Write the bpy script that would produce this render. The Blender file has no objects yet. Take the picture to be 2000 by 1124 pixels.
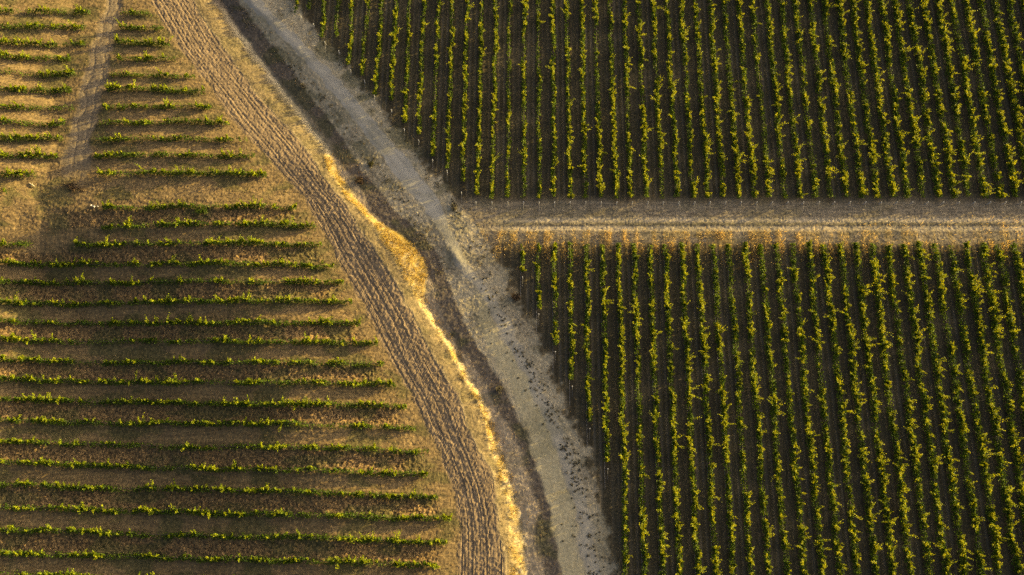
import bpy, math
import numpy as np

# ------------------------------------------------------------------ scene
scene = bpy.context.scene
COL = scene.collection
rng = np.random.default_rng(7)

# ------------------------------------------------------------------ camera geometry (photograph is 2000 x 1124)
W0, H0 = 2000.0, 1124.0
F = 2000.0
TH = math.radians(20.1)
HC = 151.0
ST, CT = math.sin(TH), math.cos(TH)
CAM = np.array([0.0, -HC * math.tan(TH), HC])

def P(u, v, z=0.0):
    """point of the place at height z seen at (u, v) of the photograph"""
    a = (np.asarray(u, float) - W0 / 2) / F
    b = (H0 / 2 - np.asarray(v, float)) / F
    dy = ST + b * CT
    dz = -CT + b * ST
    t = (z - CAM[2]) / dz
    return CAM[0] + a * t, CAM[1] + dy * t

# ------------------------------------------------------------------ noise
def _h(ix, iy, s):
    h = (ix.astype(np.int64) * 374761393 + iy.astype(np.int64) * 668265263 + s * 974634777) & 0xFFFFFFFF
    h = ((h ^ (h >> 13)) * 1274126177) & 0xFFFFFFFF
    h = ((h ^ (h >> 16)) * 2246822519) & 0xFFFFFFFF
    return ((h ^ (h >> 15)) & 0xFFFFFF) / float(0xFFFFFF)

def vn(x, y, s=0):
    x = np.asarray(x, float); y = np.asarray(y, float)
    fx, fy = np.floor(x), np.floor(y)
    u, w = x - fx, y - fy
    u = u * u * (3 - 2 * u); w = w * w * (3 - 2 * w)
    ix, iy = fx.astype(np.int64), fy.astype(np.int64)
    a = _h(ix, iy, s); b = _h(ix + 1, iy, s); c = _h(ix, iy + 1, s); d = _h(ix + 1, iy + 1, s)
    return (a + (b - a) * u) * (1 - w) + (c + (d - c) * u) * w

def fbm(x, y, s=0, o=3):
    r = 0; a = 0.5; n = 0
    for i in range(o):
        r = r + a * vn(x * 2 ** i + 17.3 * i, y * 2 ** i - 9.1 * i, s + i); n += a; a *= 0.5
    return r / n

def sst(x, a, b):
    t = np.clip((x - a) / (b - a), 0, 1)
    return t * t * (3 - 2 * t)

# ------------------------------------------------------------------ lines of the place, each X as a function of Y
def line(pts):
    p = np.array(pts, float)
    X, Y = P(p[:, 0], p[:, 1])
    o = np.argsort(Y)
    X, Y = X[o], Y[o]
    def f(y):
        r = np.interp(y, Y, X)
        s0 = (X[1] - X[0]) / (Y[1] - Y[0]); s1 = (X[-1] - X[-2]) / (Y[-1] - Y[-2])
        return r + np.where(y < Y[0], (y - Y[0]) * s0, 0) + np.where(y > Y[-1], (y - Y[-1]) * s1, 0)
    return f

plough_l = line([(295, 0), (350, 95), (410, 170), (452, 232), (500, 281), (550, 341), (595, 388), (622, 436), (650, 493), (677, 541), (690, 562), (717, 612), (750, 674), (782, 734), (802, 769), (825, 827), (837, 850), (860, 893), (884, 945), (896, 998), (898, 1055), (896, 1124)])
plough_r = line([(378, 0), (420, 70), (460, 125), (500, 178), (545, 232), (587, 281), (620, 326), (650, 373), (675, 401), (710, 451), (740, 498), (777, 558), (815, 627), (847, 697), (880, 754), (900, 787), (925, 853), (950, 910), (965, 955), (975, 1005), (982, 1093), (983, 1124)])
crest = line([(415, 0), (470, 85), (530, 165), (590, 240), (634, 305), (641, 331), (660, 361), (678, 388), (698, 406), (722, 432), (742, 452), (751, 478), (768, 501), (782, 526), (800, 558), (808, 572), (822, 596), (836, 622), (862, 660), (880, 690), (900, 730), (920, 765), (942, 806), (952, 840), (962, 880), (974, 920), (985, 960), (993, 1010), (998, 1060), (1002, 1124)])
lit_r = line([(428, 0), (483, 85), (543, 165), (602, 240), (644, 300), (655, 331), (672, 358), (690, 385), (712, 406), (735, 430), (764, 446), (798, 474), (822, 504), (833, 528), (822, 555), (826, 580), (838, 605), (856, 632), (874, 657), (892, 687), (911, 722), (928, 756), (950, 795), (964, 835), (976, 872), (988, 910), (1004, 960), (1022, 1010), (1030, 1060), (1036, 1124)])
_lit_full = lit_r
def lit_r(y):
    t = sst(y, P(0, 575)[1], P(0, 625)[1])
    c = crest(y)
    return c + (_lit_full(y) - c) * (1 - 0.36 * t)
ditch_l = line([(395, -20), (440, 20), (500, 95), (542, 150), (607, 225), (640, 270), (676, 330), (712, 370), (726, 410), (766, 450), (807, 493), (830, 531), (850, 562), (867, 625), (908, 687), (943, 737), (964, 787), (1006, 843), (1028, 905), (1046, 980), (1052, 1055), (1066, 1124)])
ditch_e = line([(455, -20), (482, 20), (540, 95), (582, 150), (640, 225), (674, 270), (706, 330), (744, 370), (772, 410), (813, 450), (855, 493), (872, 531), (884, 562), (906, 625), (941, 687), (976, 737), (1002, 787), (1028, 843), (1048, 905), (1072, 980), (1088, 1055), (1098, 1124)])
def ditch_c(y): return 0.45 * ditch_l(y) + 0.55 * ditch_e(y)
gravel_c = line([(478, -20), (503, 12), (560, 68), (602, 110), (642, 152), (682, 202), (724, 252), (764, 300), (800, 348), (836, 392), (857, 426), (880, 466), (902, 513), (930, 550), (955, 585), (980, 625), (1000, 670), (1024, 712), (1048, 760), (1068, 805), (1085, 850), (1109, 905), (1127, 968), (1142, 1030), (1157, 1124)])
pale_c = line([(560, 0), (640, 90), (760, 250), (850, 400), (905, 520), (935, 580), (960, 650), (995, 720), (1025, 770), (1050, 830), (1070, 900), (1092, 980), (1106, 1055), (1118, 1124)])
vine_l = line([(570, 0), (620, 62), (662, 112), (700, 160), (745, 208), (790, 262), (840, 322), (880, 375), (915, 420), (955, 470), (1000, 540), (1030, 605), (1060, 680), (1090, 745), (1122, 830), (1160, 915), (1185, 1010), (1196, 1124)])
path_c = line([(230, -20), (225, 0), (212, 70), (200, 130), (186, 190), (170, 250), (158, 310), (152, 350)])

PX = [P(1000, v)[1] for v in (0, 345, 395, 470, 530)]

# ------------------------------------------------------------------ vine rows as pixel lines (mid canopy)
ZC = 1.25
LEFT_A = [((-60, 19), (181, 23)), ((-60, 46), (172, 51)), ((-60, 78), (172, 83)), ((-60, 107), (141, 113)), ((-60, 141), (151, 140)),
          ((-60, 172), (144, 175)), ((-60, 203), (148, 210)), ((-60, 234), (134, 239)), ((-60, 265), (127, 268)), ((-60, 299), (117, 304)),
          ((-60, 336), (74, 340)), ((-60, 371), (24, 369)), ((-60, 475), (67, 476))]
LEFT_B = [((234, 22), (303, 25)), ((234, 53), (325, 55)), ((224, 80), (336, 86)), ((227, 113), (348, 114)), ((215, 144), (386, 147)),
          ((207, 174), (406, 178)), ((201, 208), (418, 208)), ((194, 240), (453, 239)), ((184, 271), (488, 272)), ((181, 303), (503, 304)),
          ((193, 338), (527, 339)), ((200, 405), (584, 404)), ((197, 442), (500, 437), (622, 443)), ((147, 478), (500, 475), (634, 478)),
          ((-60, 505), (500, 516), (656, 519)), ((-60, 541), (500, 550), (677, 553)), ((-60, 582), (500, 588), (694, 590)),
          ((-60, 617), (500, 631), (710, 632)), ((-60, 655), (500, 666), (744, 671)), ((-60, 694), (500, 709), (756, 711)),
          ((-60, 735), (500, 747), (781, 751)), ((-60, 772), (500, 788), (800, 795)), ((-60, 815), (500, 828), (819, 835)),
          ((-60, 857), (500, 873), (842, 882)), ((-60, 897), (500, 917), (841, 928)), ((-60, 943), (500, 959), (861, 971)),
          ((-60, 986), (500, 1003), (887, 1016)), ((-60, 1032), (500, 1048), (880, 1060)), ((-60, 1077), (500, 1093), (860, 1106)),
          ((-60, 1118), (500, 1137), (872, 1150))]
def wl(pts):
    p = np.array(pts, float)
    X, Y = P(p[:, 0], p[:, 1], ZC)
    return np.stack([X, Y], 1)
LA = [wl(p) for p in LEFT_A]
LB = [wl(p) for p in LEFT_B]
# inter-row bands of the left field alternate between tilled and mown; the rows there fan a little, so index by interpolation
_ys_l = np.array([wl([(-60, p[0][1]), (0, p[0][1])])[0][1] for p in LEFT_B[14:]])
_ref0 = np.array([q[0] for q in LB[14:]]); _ref1 = np.array([q[-1] for q in LB[14:]])

def left_phase(x, y):
    """running row number of the left field (integer on a row)"""
    # two reference columns
    xa, xb = -88.0, -22.0
    ya, yb = [], []
    rows = [LB[i] for i in range(14)]
    for q in LB:
        s = (q[-1][1] - q[0][1]) / (q[-1][0] - q[0][0])
        ya.append(q[0][1] + s * (xa - q[0][0])); yb.append(q[0][1] + s * (xb - q[0][0]))
    n = np.arange(len(LB), dtype=float)
    n[11:] += 1.0
    oa, ob = np.argsort(ya), np.argsort(yb)
    na = np.interp(y, np.array(ya)[oa], n[oa]); nb = np.interp(y, np.array(yb)[ob], n[ob])
    t = np.clip((x - xa) / (xb - xa), 0, 1.2)
    return na + (nb - na) * t

# right fields: rows are straight lines running away from the camera
XT = {k: (P(1024 + 27.95 * k, 0, ZC), P(1022.5 + 30.15 * k, 385, ZC)) for k in range(-16, 42)}
XB = {j: (P(1021 + 31.15 * j, 490, ZC), P(1016 + 34.8 * j, 1118, ZC)) for j in range(0, 40)}

def right_phase(x, y):
    (a0, a1), (b0, b1) = P(1024, 0, ZC), P(1022.5, 385, ZC)
    st_ = (P(1024 + 279.5, 0, ZC)[0] - a0) / 10
    sb_ = (P(1022.5 + 301.5, 385, ZC)[0] - b0) / 10
    t = (y - a1) / (b1 - a1)
    top = (x - (a0 + (b0 - a0) * t)) / (st_ + (sb_ - st_) * t)
    (c0, c1), (d0, d1) = P(1021, 490, ZC), P(1016, 1118, ZC)
    s1 = (P(1021 + 311.5, 490, ZC)[0] - c0) / 10; s2 = (P(1016 + 348, 1118, ZC)[0] - d0) / 10
    t = (y - c1) / (d1 - c1)
    bot = (x - (c0 + (d0 - c0) * t)) / (s1 + (s2 - s1) * t)
    ym = P(1000, 430)[1]
    return np.where(y > ym, top, bot)

# ------------------------------------------------------------------ terrain
KN_Z = np.array([0.0, 0.0, 0.28, -0.06, -0.62, -0.50, -0.42, -0.10, 0.0])

def terrain(x, y, detail=True):
    x = np.asarray(x, float); y = np.asarray(y, float)
    wob = (fbm(x * 0.35, y * 0.35, 3, 3) - 0.5)
    wob2 = (fbm(x * 1.3, y * 1.3, 5, 3) - 0.5)
    xs = x + wob * 1.6 + wob2 * 0.5
    pl, pr = plough_l(y), plough_r(y)
    c, lr, dc, de, gc, vl = crest(y), lit_r(y), ditch_c(y), ditch_e(y), gravel_c(y), vine_l(y)
    kn = [pl, pr, c, lr + 0.5, dc, de, gc, vl]
    kn = [kn[0]] + [None] * 7
    arr = [pl, pr, c, lr + 0.4, dc - 0.2, de, gc, vl]
    for i in range(1, 8):
        arr[i] = np.maximum(arr[i], arr[i - 1] + 0.4)
    xq = x + wob * (0.9 + 0.5 * sst(y, P(0, 560)[1], P(0, 600)[1]))
    s = np.zeros_like(x)
    for i in range(7):
        s = s + np.clip((xq - arr[i]) / (arr[i + 1] - arr[i]), 0, 1)
    si = np.clip(np.floor(s), 0, 6).astype(int); f = s - si
    Z = KN_Z[1:]
    m = np.zeros(8)
    z0, z1 = Z[si], Z[si + 1]
    ff = f * f * (3 - 2 * f)
    ff = 0.55 * ff + 0.45 * f
    z = z0 + (z1 - z0) * ff
    # towards the top of the picture the bank flattens out
    cz = np.exp(-((x - 0.5 * (c + lr)) / 1.9) ** 2)
    tp = sst(y, P(0, 345)[1], P(0, 255)[1])
    z = z - 0.55 * tp * sst(x, pl - 0.1 * (pr - pl), pr + 0.5) * sst(x, gc - 0.2, dc - 1.0)
    z = z - 0.30 * cz * sst(y, P(0, 335)[1], P(0, 270)[1])
    z = z - 0.13 * cz * sst(y, P(0, 560)[1], P(0, 600)[1]) - 0.25 * np.exp(-((x - 0.5 * (c + lr)) / 1.5) ** 2) * sst(y, P(0, 560)[1], P(0, 590)[1]) * sst(fbm(x * 0.5, y * 0.6, 95, 2), 0.40, 0.60)
    jx, jy = P(888, 500); ja, jb = P(905, 522); dx, dy = ja - jx, jb - jy; dn = math.hypot(dx, dy)
    al_ = ((x - jx) * dx + (y - jy) * dy) / dn; ac_ = ((x - jx) * dy - (y - jy) * dx) / dn
    z = z + 0.20 * np.exp(-(al_ / 2.2) ** 2) * np.exp(-(ac_ / 0.8) ** 2)
    # the bank stands a little higher where its sunny face is widest
    by = P(1000, 500)[1]
    z = z + 0.35 * np.exp(-((y - by) / 4.5) ** 2) * np.exp(-((x - c(0) if callable(c) else x - c) / 3.5) ** 2)
    # gentle roll of the left field: it rises away from the track and dips again further in
    dl = np.clip(pl - x, 0, 200)
    lowf = sst(y, P(0, 380)[1], P(0, 560)[1])
    dls = dl + 5.0 * (fbm(x * 0.06, y * 0.16, 12, 2) - 0.5) * sst(dl, 2, 8)
    z = z + 0.080 * np.minimum(dls, 15) - 0.11 * np.clip(dls - 19, 0, 28) * lowf + 0.02 * np.clip(dls - 15, 0, 60) * (1 - lowf)
    z = z + 0.22 * np.clip(-75.5 - x - 3 * (fbm(x * 0.2, y * 0.25, 14, 2) - 0.5), 0, 16)
    z = z + 0.35 * (fbm(x * 0.05, y * 0.05, 11, 2) - 0.5) * sst(x, pl + 2, pl - 10)
    M = {}
    e = 0.35
    M['plough'] = sst(xs, pl - e, pl + e) * sst(xs, pr + e, pr - e)
    gw = np.interp(y, [P(0, 1124)[1], P(0, 700)[1], P(0, 560)[1], P(0, 440)[1], P(0, 350)[1], P(0, 150)[1], P(0, 0)[1]], [1.0, 1.0, 1.0, 0.9, 2.0, 1.2, 1.3])
    gs = np.interp(y, [P(0, 1124)[1], P(0, 600)[1], P(0, 470)[1], P(0, 400)[1], P(0, 0)[1]], [0.6, 0.6, 0.7, 1.0, 0.9])
    M['gravel'] = sst(np.abs(xs - gc), gw + 0.2, gw - 0.15) * gs
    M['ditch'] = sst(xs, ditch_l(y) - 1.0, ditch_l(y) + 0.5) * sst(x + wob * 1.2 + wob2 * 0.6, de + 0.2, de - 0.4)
    right = sst(xs + 1.5 * wob + 2.2 * wob2, vl - 1.1, vl + 0.9)
    yt, yb = P(1000, 392)[1], P(1000, 478)[1]
    gap = sst(y + wob * 1.2, yb - 1.2, yb + 1.0) * sst(y + wob * 1.2, yt + 1.6, yt - 0.8)
    M['verge'] = sst(xs, pr - e, pr + e) * (1 - right)
    M['gap'] = gap * right
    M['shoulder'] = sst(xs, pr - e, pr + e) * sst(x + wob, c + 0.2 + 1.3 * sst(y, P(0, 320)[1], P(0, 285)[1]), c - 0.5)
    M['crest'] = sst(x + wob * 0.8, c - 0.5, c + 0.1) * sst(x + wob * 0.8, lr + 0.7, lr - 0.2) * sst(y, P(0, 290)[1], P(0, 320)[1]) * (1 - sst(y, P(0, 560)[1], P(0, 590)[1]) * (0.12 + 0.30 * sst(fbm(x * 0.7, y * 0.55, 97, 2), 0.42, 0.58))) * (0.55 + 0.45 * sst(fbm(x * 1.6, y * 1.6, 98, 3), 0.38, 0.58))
    M['crest'] = np.maximum(M['crest'], 0.35 * M['gap'] * sst(y, P(0, 447)[1], P(0, 456)[1]) * sst(fbm(x * 1.1, y * 0.22, 85, 3), 0.40, 0.60))  # pale gold in the straw band: sunlight put into the ground colour
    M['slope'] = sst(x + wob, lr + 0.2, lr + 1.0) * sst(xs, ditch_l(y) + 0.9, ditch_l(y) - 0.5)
    ya, yc = P(1000, 431)[1], P(1000, 445.5)[1]
    yw = y + 0.5 * wob + 0.25 * wob2
    tr = np.maximum(sst(np.abs(yw - ya), 0.75, 0.2), sst(np.abs(yw - yc), 0.65, 0.2))
    gx = sst(x, P(935, 440)[0], P(1010, 440)[0])
    M['track'] = tr * gx
    pw = np.interp(y, [P(0, 1124)[1], P(0, 800)[1], P(0, 640)[1], P(0, 540)[1]], [1.7, 1.7, 1.2, 0.0])
    M['pale'] = sst(np.abs(xs - pale_c(y)), pw + 0.6, pw - 0.5) * sst(y, P(0, 520)[1], P(0, 640)[1])
    M['mid'] = sst(np.abs(y - 0.5 * (ya + yc)), 0.55, 0.15) * gx
    M['mid'] = np.maximum(M['mid'], 0.30 * np.exp(-((np.abs(xs - gc) - 0.8) / 0.2) ** 2) * (0.2 + 0.8 * vn(x * 0.2, y * 0.35, 99)) * (x < vl + 1))
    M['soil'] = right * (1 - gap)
    ph = right_phase(x, y)
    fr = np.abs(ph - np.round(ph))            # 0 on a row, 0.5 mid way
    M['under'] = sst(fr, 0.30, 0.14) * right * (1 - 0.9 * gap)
    even = 0.5 + 0.5 * np.cos(np.pi * np.floor(ph))
    M['wheel'] = (sst(np.abs(fr - 0.33), 0.11, 0.03) * (0.35 + 0.65 * even)) * right * (1 - 0.8 * gap)
    pth = path_c(y)
    yp0 = P(0, 352)[1]
    pwid = np.interp(y, [yp0, P(0, 200)[1], P(0, 0)[1]], [1.9, 1.9, 1.25])
    M['path'] = sst(np.abs(xs - pth), pwid + 0.6, pwid - 0.4) * sst(y + wob * 5, yp0 - 3.5, yp0 + 2.5)
    lp = left_phase(x, y)
    band = np.floor(lp)
    tilled = 0.5 + 0.5 * np.cos(np.pi * band)
    hl = np.minimum(sst(y, P(0, 497)[1], P(0, 490)[1]) * sst(x, P(150, 440)[0], P(110, 440)[0]) + sst(y, P(0, 396)[1], P(0, 390)[1]), 1) * sst(y, P(0, 343)[1], P(0, 350)[1])
    left = sst(xs, pl + 0.3, pl - 0.3)
    frl = np.abs(lp - np.round(lp))
    endl = sst(pl - x, 1.5, 5.0)
    M['tilled'] = left * (0.15 + 0.85 * tilled) * (1 - M['path']) * (1 - 0.8 * hl) * endl * sst(y, P(0, 330)[1] + 3, P(0, 345)[1] - 3)
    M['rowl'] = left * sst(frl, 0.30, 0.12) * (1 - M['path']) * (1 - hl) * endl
    M['left'] = left
    M['weed'] = sst(fbm(x * 0.22, y * 0.4, 21, 4), 0.50, 0.66) * (left * 0.9 + 0.35 * M['verge'] + 0.45 * M['ditch'] + 0.3 * M['gap'] + 0.5 * sst(x, gc + 1.6, gc + 2.6) * sst(x, vl + 2, vl - 1) * sst(y, P(0, 470)[1], P(0, 400)[1]) + 0.4 * sst(np.abs(x - gc + 4.2), 1.8, 0.6) * sst(y, P(0, 470)[1], P(0, 400)[1])) * (1 - M['path'])
    if detail:
        n1 = fbm(x * 2.1, y * 2.1, 31, 2) - 0.5
        n2 = fbm(x * 1.0, y * 2.4, 37, 3) - 0.5
        n3 = vn(x * 4.3, y * 4.3, 39) - 0.5
        w = (x - pl) / np.maximum(pr - pl, 0.5)
        wd = w + 0.012 * np.sin(y * 0.35) + 0.03 * (fbm(x * 0.05, y * 0.04, 45, 2) - 0.5)
        fur = 0.7 * vn(wd * 38, y * 0.07, 41) + 0.3 * vn(wd * 60, y * 0.3, 42) - 0.5
        fur2 = vn(wd * 15, y * 0.10, 43) - 0.5
        ruts = np.zeros_like(x)
        for q, wq in ((0.05, .012), (0.20, .014), (0.29, .014), (0.47, .013), (0.62, .014), (0.72, .012), (0.95, .012)):
            ruts = ruts + np.exp(-((wd - q) / wq) ** 2)
        clod = vn(x * 3.1 + 5, y * 3.1, 47) ** 2
        amp = M['left'] * (0.10 + 0.20 * M['tilled']) * (1 - 0.6 * M['path'])
        amp = amp + M['verge'] * 0.10 * (1 - 0.9 * M['gravel']) * (1 - 0.6 * M['pale']) + (M['soil'] + M['gap']) * 0.09
        z = z + n1 * amp * 0.75 + n2 * amp * 0.75 + n3 * amp * 0.5
        z = z + M['plough'] * (0.07 * fur * (0.3 + 1.1 * vn(x * 0.3, y * 0.22, 49)) + 0.035 * fur2 - 0.075 * ruts * (0.2 + 1.2 * vn(x * 0.15 + 9, y * 0.12, 53)) + 0.06 * clod + 0.05 * n1 + 0.085 * n3)
        # small wheel ruts on the narrow path and the grass track
        z = z - 0.06 * M['track'] - 0.05 * M['path'] * np.exp(-((np.abs(xs - pth) - 0.8) / 0.2) ** 2)
        z = z - 0.03 * M['wheel']
        z = z + 0.10 * M['rowl'] + 0.05 * M['under']
        # mower lines along the left rows and the headland
        z = z + 0.05 * M['left'] * (1 - M['path']) * (fbm(x * 0.25, y * 3.0, 51, 2) - 0.5)
    return z, M

def tz(x, y):
    return terrain(x, y, False)[0]

# ------------------------------------------------------------------ materials
def nodes_of(m):
    m.use_nodes = True
    nt = m.node_tree
    nt.nodes.clear()
    out = nt.nodes.new('ShaderNodeOutputMaterial')
    return nt, out

class NT:
    def __init__(s, nt): s.nt = nt
    def n(s, t, **k):
        x = s.nt.nodes.new(t)
        for a, b in k.items(): setattr(x, a, b)
        return x
    def l(s, a, b): s.nt.links.new(a, b)
    def val(s, sock, v):
        if hasattr(v, 'links') or isinstance(v, bpy.types.NodeSocket): s.l(v, sock)
        else: sock.default_value = v
    def noise(s, vec, sc, det=3, rough=0.6):
        x = s.n('ShaderNodeTexNoise'); s.l(vec, x.inputs['Vector'])
        x.inputs['Scale'].default_value = sc; x.inputs['Detail'].default_value = det; x.inputs['Roughness'].default_value = rough
        return x.outputs['Fac']
    def mp(s, v, a, b, c=0.0, d=1.0):
        x = s.n('ShaderNodeMapRange'); x.clamp = True
        s.val(x.inputs[0], v)
        for i, q in enumerate((a, b, c, d)): x.inputs[i + 1].default_value = q
        return x.outputs[0]
    def mix(s, f, a, b):
        x = s.n('ShaderNodeMix', data_type='RGBA')
        s.val(x.inputs[0], f)
        for i, q in ((6, a), (7, b)):
            if isinstance(q, tuple): x.inputs[i].default_value = (*q, 1)
            else: s.l(q, x.inputs[i])
        return x.outputs[2]
    def mul(s, a, b):
        x = s.n('ShaderNodeMath', operation='MULTIPLY'); s.val(x.inputs[0], a); s.val(x.inputs[1], b); return x.outputs[0]
    def add(s, a, b):
        x = s.n('ShaderNodeMath', operation='ADD'); s.val(x.inputs[0], a); s.val(x.inputs[1], b); return x.outputs[0]

ATT = ['plough', 'gravel', 'ditch', 'verge', 'track', 'soil', 'tilled', 'path', 'weed', 'under', 'wheel', 'gap', 'mid', 'pale', 'rowl', 'shoulder', 'crest', 'slope']

def ground_material():
    m = bpy.data.materials.new('ground_earth')
    nt, out = nodes_of(m); g = NT(nt)
    tc = g.n('ShaderNodeTexCoord'); vec = tc.outputs['Object']
    A = {}
    for i in range(0, len(ATT), 3):
        at = g.n('ShaderNodeAttribute', attribute_name='zone_%d' % (i // 3))
        sp = g.n('ShaderNodeSeparateColor'); g.l(at.outputs['Color'], sp.inputs[0])
        for k in range(3): A[ATT[i + k]] = sp.outputs[k]
    big = g.noise(vec, 0.09, 4); mid = g.noise(vec, 0.5, 4); fine = g.noise(vec, 2.6, 3, 0.7); grit = g.noise(vec, 6.5, 2, 0.7)
    def two(a, b, f=fine, lo=0.36, hi=0.64): return g.mix(g.mp(f, lo, hi), a, b)
    stretch = g.n('ShaderNodeMapping'); g.l(vec, stretch.inputs[0]); stretch.inputs['Scale'].default_value = (0.35, 2.2, 1)
    streak = g.noise(stretch.outputs[0], 1.2, 3, 0.6)
    stretch2 = g.n('ShaderNodeMapping'); g.l(vec, stretch2.inputs[0]); stretch2.inputs['Scale'].default_value = (3.0, 0.25, 1)
    streak2 = g.noise(stretch2.outputs[0], 1.0, 3, 0.6)
    c = two((0.115, 0.085, 0.044), (0.28, 0.20, 0.09), g.add(g.mul(fine, 0.5), g.mul(streak, 0.5)), 0.38, 0.62)         # mown dry grass
    c = g.mix(g.mul(g.mp(mid, 0.5, 0.7), 0.4), c, (0.115, 0.083, 0.048))
    c = g.mix(A['tilled'], c, two((0.042, 0.032, 0.021), (0.36, 0.235, 0.095), g.add(g.mul(grit, 0.5), g.mul(fine, 0.5)), 0.42, 0.62))  # dark to orange contrast paints sunlit and shaded clods into the colour
    c = g.mix(A['path'], c, two((0.125, 0.10, 0.066), (0.25, 0.20, 0.125)))
    c = g.mix(A['plough'], c, two((0.14, 0.104, 0.064), (0.29, 0.214, 0.124), g.add(g.mul(grit, 0.5), g.mul(mid, 0.5)), 0.36, 0.62))
    vg = two((0.25, 0.212, 0.132), (0.49, 0.42, 0.268), g.add(g.mul(fine, 0.6), g.mul(mid, 0.4)), 0.36, 0.60)
    vg = g.mix(g.mp(big, 0.50, 0.62), vg, two((0.19, 0.162, 0.105), (0.38, 0.325, 0.212)))
    vg = g.mix(g.mul(g.mp(mid, 0.58, 0.68), 0.6), vg, (0.10, 0.088, 0.058))
    c = g.mix(A['verge'], c, vg)
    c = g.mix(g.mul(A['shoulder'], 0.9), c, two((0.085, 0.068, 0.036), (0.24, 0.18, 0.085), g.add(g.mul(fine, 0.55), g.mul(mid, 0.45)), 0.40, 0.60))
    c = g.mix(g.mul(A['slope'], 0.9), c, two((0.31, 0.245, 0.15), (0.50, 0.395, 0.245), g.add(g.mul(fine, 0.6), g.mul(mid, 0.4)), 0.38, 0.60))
    c = g.mix(A['pale'], c, two((0.38, 0.325, 0.185), (0.53, 0.46, 0.27)))
    c = g.mix(A['gravel'], c, two((0.31, 0.292, 0.235), (0.43, 0.405, 0.325), g.add(g.mul(grit, 0.5), g.mul(mid, 0.5)), 0.35, 0.62))
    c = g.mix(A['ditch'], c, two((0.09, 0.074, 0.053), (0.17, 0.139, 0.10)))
    gp = two((0.135, 0.113, 0.076), (0.31, 0.258, 0.172), g.add(g.mul(fine, 0.45), g.mul(streak, 0.55)), 0.40, 0.62)
    c = g.mix(A['gap'], c, gp)
    c = g.mix(g.mul(A['track'], 0.95), c, two((0.33, 0.278, 0.18), (0.50, 0.42, 0.28)))
    c = g.mix(g.mul(A['mid'], 0.7), c, two((0.07, 0.065, 0.038), (0.18, 0.155, 0.10)))
    so = two((0.054, 0.044, 0.024), (0.118, 0.096, 0.054), g.add(g.mul(fine, 0.55), g.mul(streak2, 0.45)), 0.38, 0.62)
    so = g.mix(g.mul(g.mp(g.noise(vec, 0.16, 4, 0.65), 0.46, 0.60), 0.7), so, two((0.062, 0.054, 0.026), (0.14, 0.112, 0.062)))
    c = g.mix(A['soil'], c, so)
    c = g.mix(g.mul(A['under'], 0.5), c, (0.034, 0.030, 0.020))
    c = g.mix(g.mul(A['wheel'], g.mp(g.noise(vec, 0.28, 3), 0.35, 0.6, 0.25, 0.9)), c, (0.140, 0.118, 0.078))
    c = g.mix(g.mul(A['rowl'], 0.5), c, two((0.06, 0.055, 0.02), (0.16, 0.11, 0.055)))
    c = g.mix(g.mul(A['weed'], 0.7), c, two((0.038, 0.046, 0.016), (0.115, 0.11, 0.042)))
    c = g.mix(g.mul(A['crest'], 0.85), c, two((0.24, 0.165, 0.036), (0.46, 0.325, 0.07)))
    b = g.n('ShaderNodeBsdfPrincipled'); g.l(c, b.inputs['Base Color'])
    b.inputs['Roughness'].default_value = 0.95; b.inputs['Specular IOR Level'].default_value = 0.1
    bp = g.n('ShaderNodeBump'); bp.inputs['Strength'].default_value = 0.55; bp.inputs['Distance'].default_value = 0.07
    g.l(g.add(g.mul(grit, 0.8), g.mul(fine, 0.6)), bp.inputs['Height']); g.l(bp.outputs[0], b.inputs['Normal'])
    g.l(b.outputs[0], out.inputs[0])
    return m

def leaf_material(name, cols, trans=0.45, rough=0.55):
    """leaf or blade: colour varies from leaf to leaf, some light shines through"""
    m = bpy.data.materials.new(name)
    nt, out = nodes_of(m); g = NT(nt)
    geo = g.n('ShaderNodeNewGeometry')
    tc = g.n('ShaderNodeTexCoord')
    r = g.n('ShaderNodeValToRGB')
    el = r.color_ramp.elements
    el[0].position = 0; el[0].color = (*cols[0], 1); el[1].position = 1; el[1].color = (*cols[-1], 1)
    for i, c in enumerate(cols[1:-1]):
        e = el.new((i + 1) / (len(cols) - 1)); e.color = (*c, 1)
    big = g.noise(tc.outputs['Object'], 0.45, 2)
    f = g.add(g.mul(geo.outputs['Random Per Island'], 0.65), g.mul(g.mp(big, 0.3, 0.7), 0.35))
    g.l(f, r.inputs[0])
    b = g.n('ShaderNodeBsdfPrincipled'); g.l(r.outputs[0], b.inputs['Base Color'])
    b.inputs['Roughness'].default_value = rough; b.inputs['Specular IOR Level'].default_value = 0.25
    t = g.n('ShaderNodeBsdfTranslucent')
    warm = g.n('ShaderNodeMix', data_type='RGBA', blend_type='MULTIPLY'); warm.inputs[0].default_value = 1
    g.l(r.outputs[0], warm.inputs[6]); warm.inputs[7].default_value = (1.25, 1.1, 0.6, 1)
    g.l(warm.outputs[2], t.inputs['Color'])
    mx = g.n('ShaderNodeMixShader'); mx.inputs[0].default_value = trans
    g.l(b.outputs[0], mx.inputs[1]); g.l(t.outputs[0], mx.inputs[2]); g.l(mx.outputs[0], out.inputs[0])
    return m

def plain_material(name, a, b_, sc=8.0, rough=0.8, metal=0.0):
    m = bpy.data.materials.new(name)
    nt, out = nodes_of(m); g = NT(nt)
    tc = g.n('ShaderNodeTexCoord')
    c = g.mix(g.mp(g.noise(tc.outputs['Object'], sc, 4), 0.35, 0.65), a, b_)
    b = g.n('ShaderNodeBsdfPrincipled'); g.l(c, b.inputs['Base Color'])
    b.inputs['Roughness'].default_value = rough; b.inputs['Metallic'].default_value = metal
    g.l(b.outputs[0], out.inputs[0])
    return m

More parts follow.
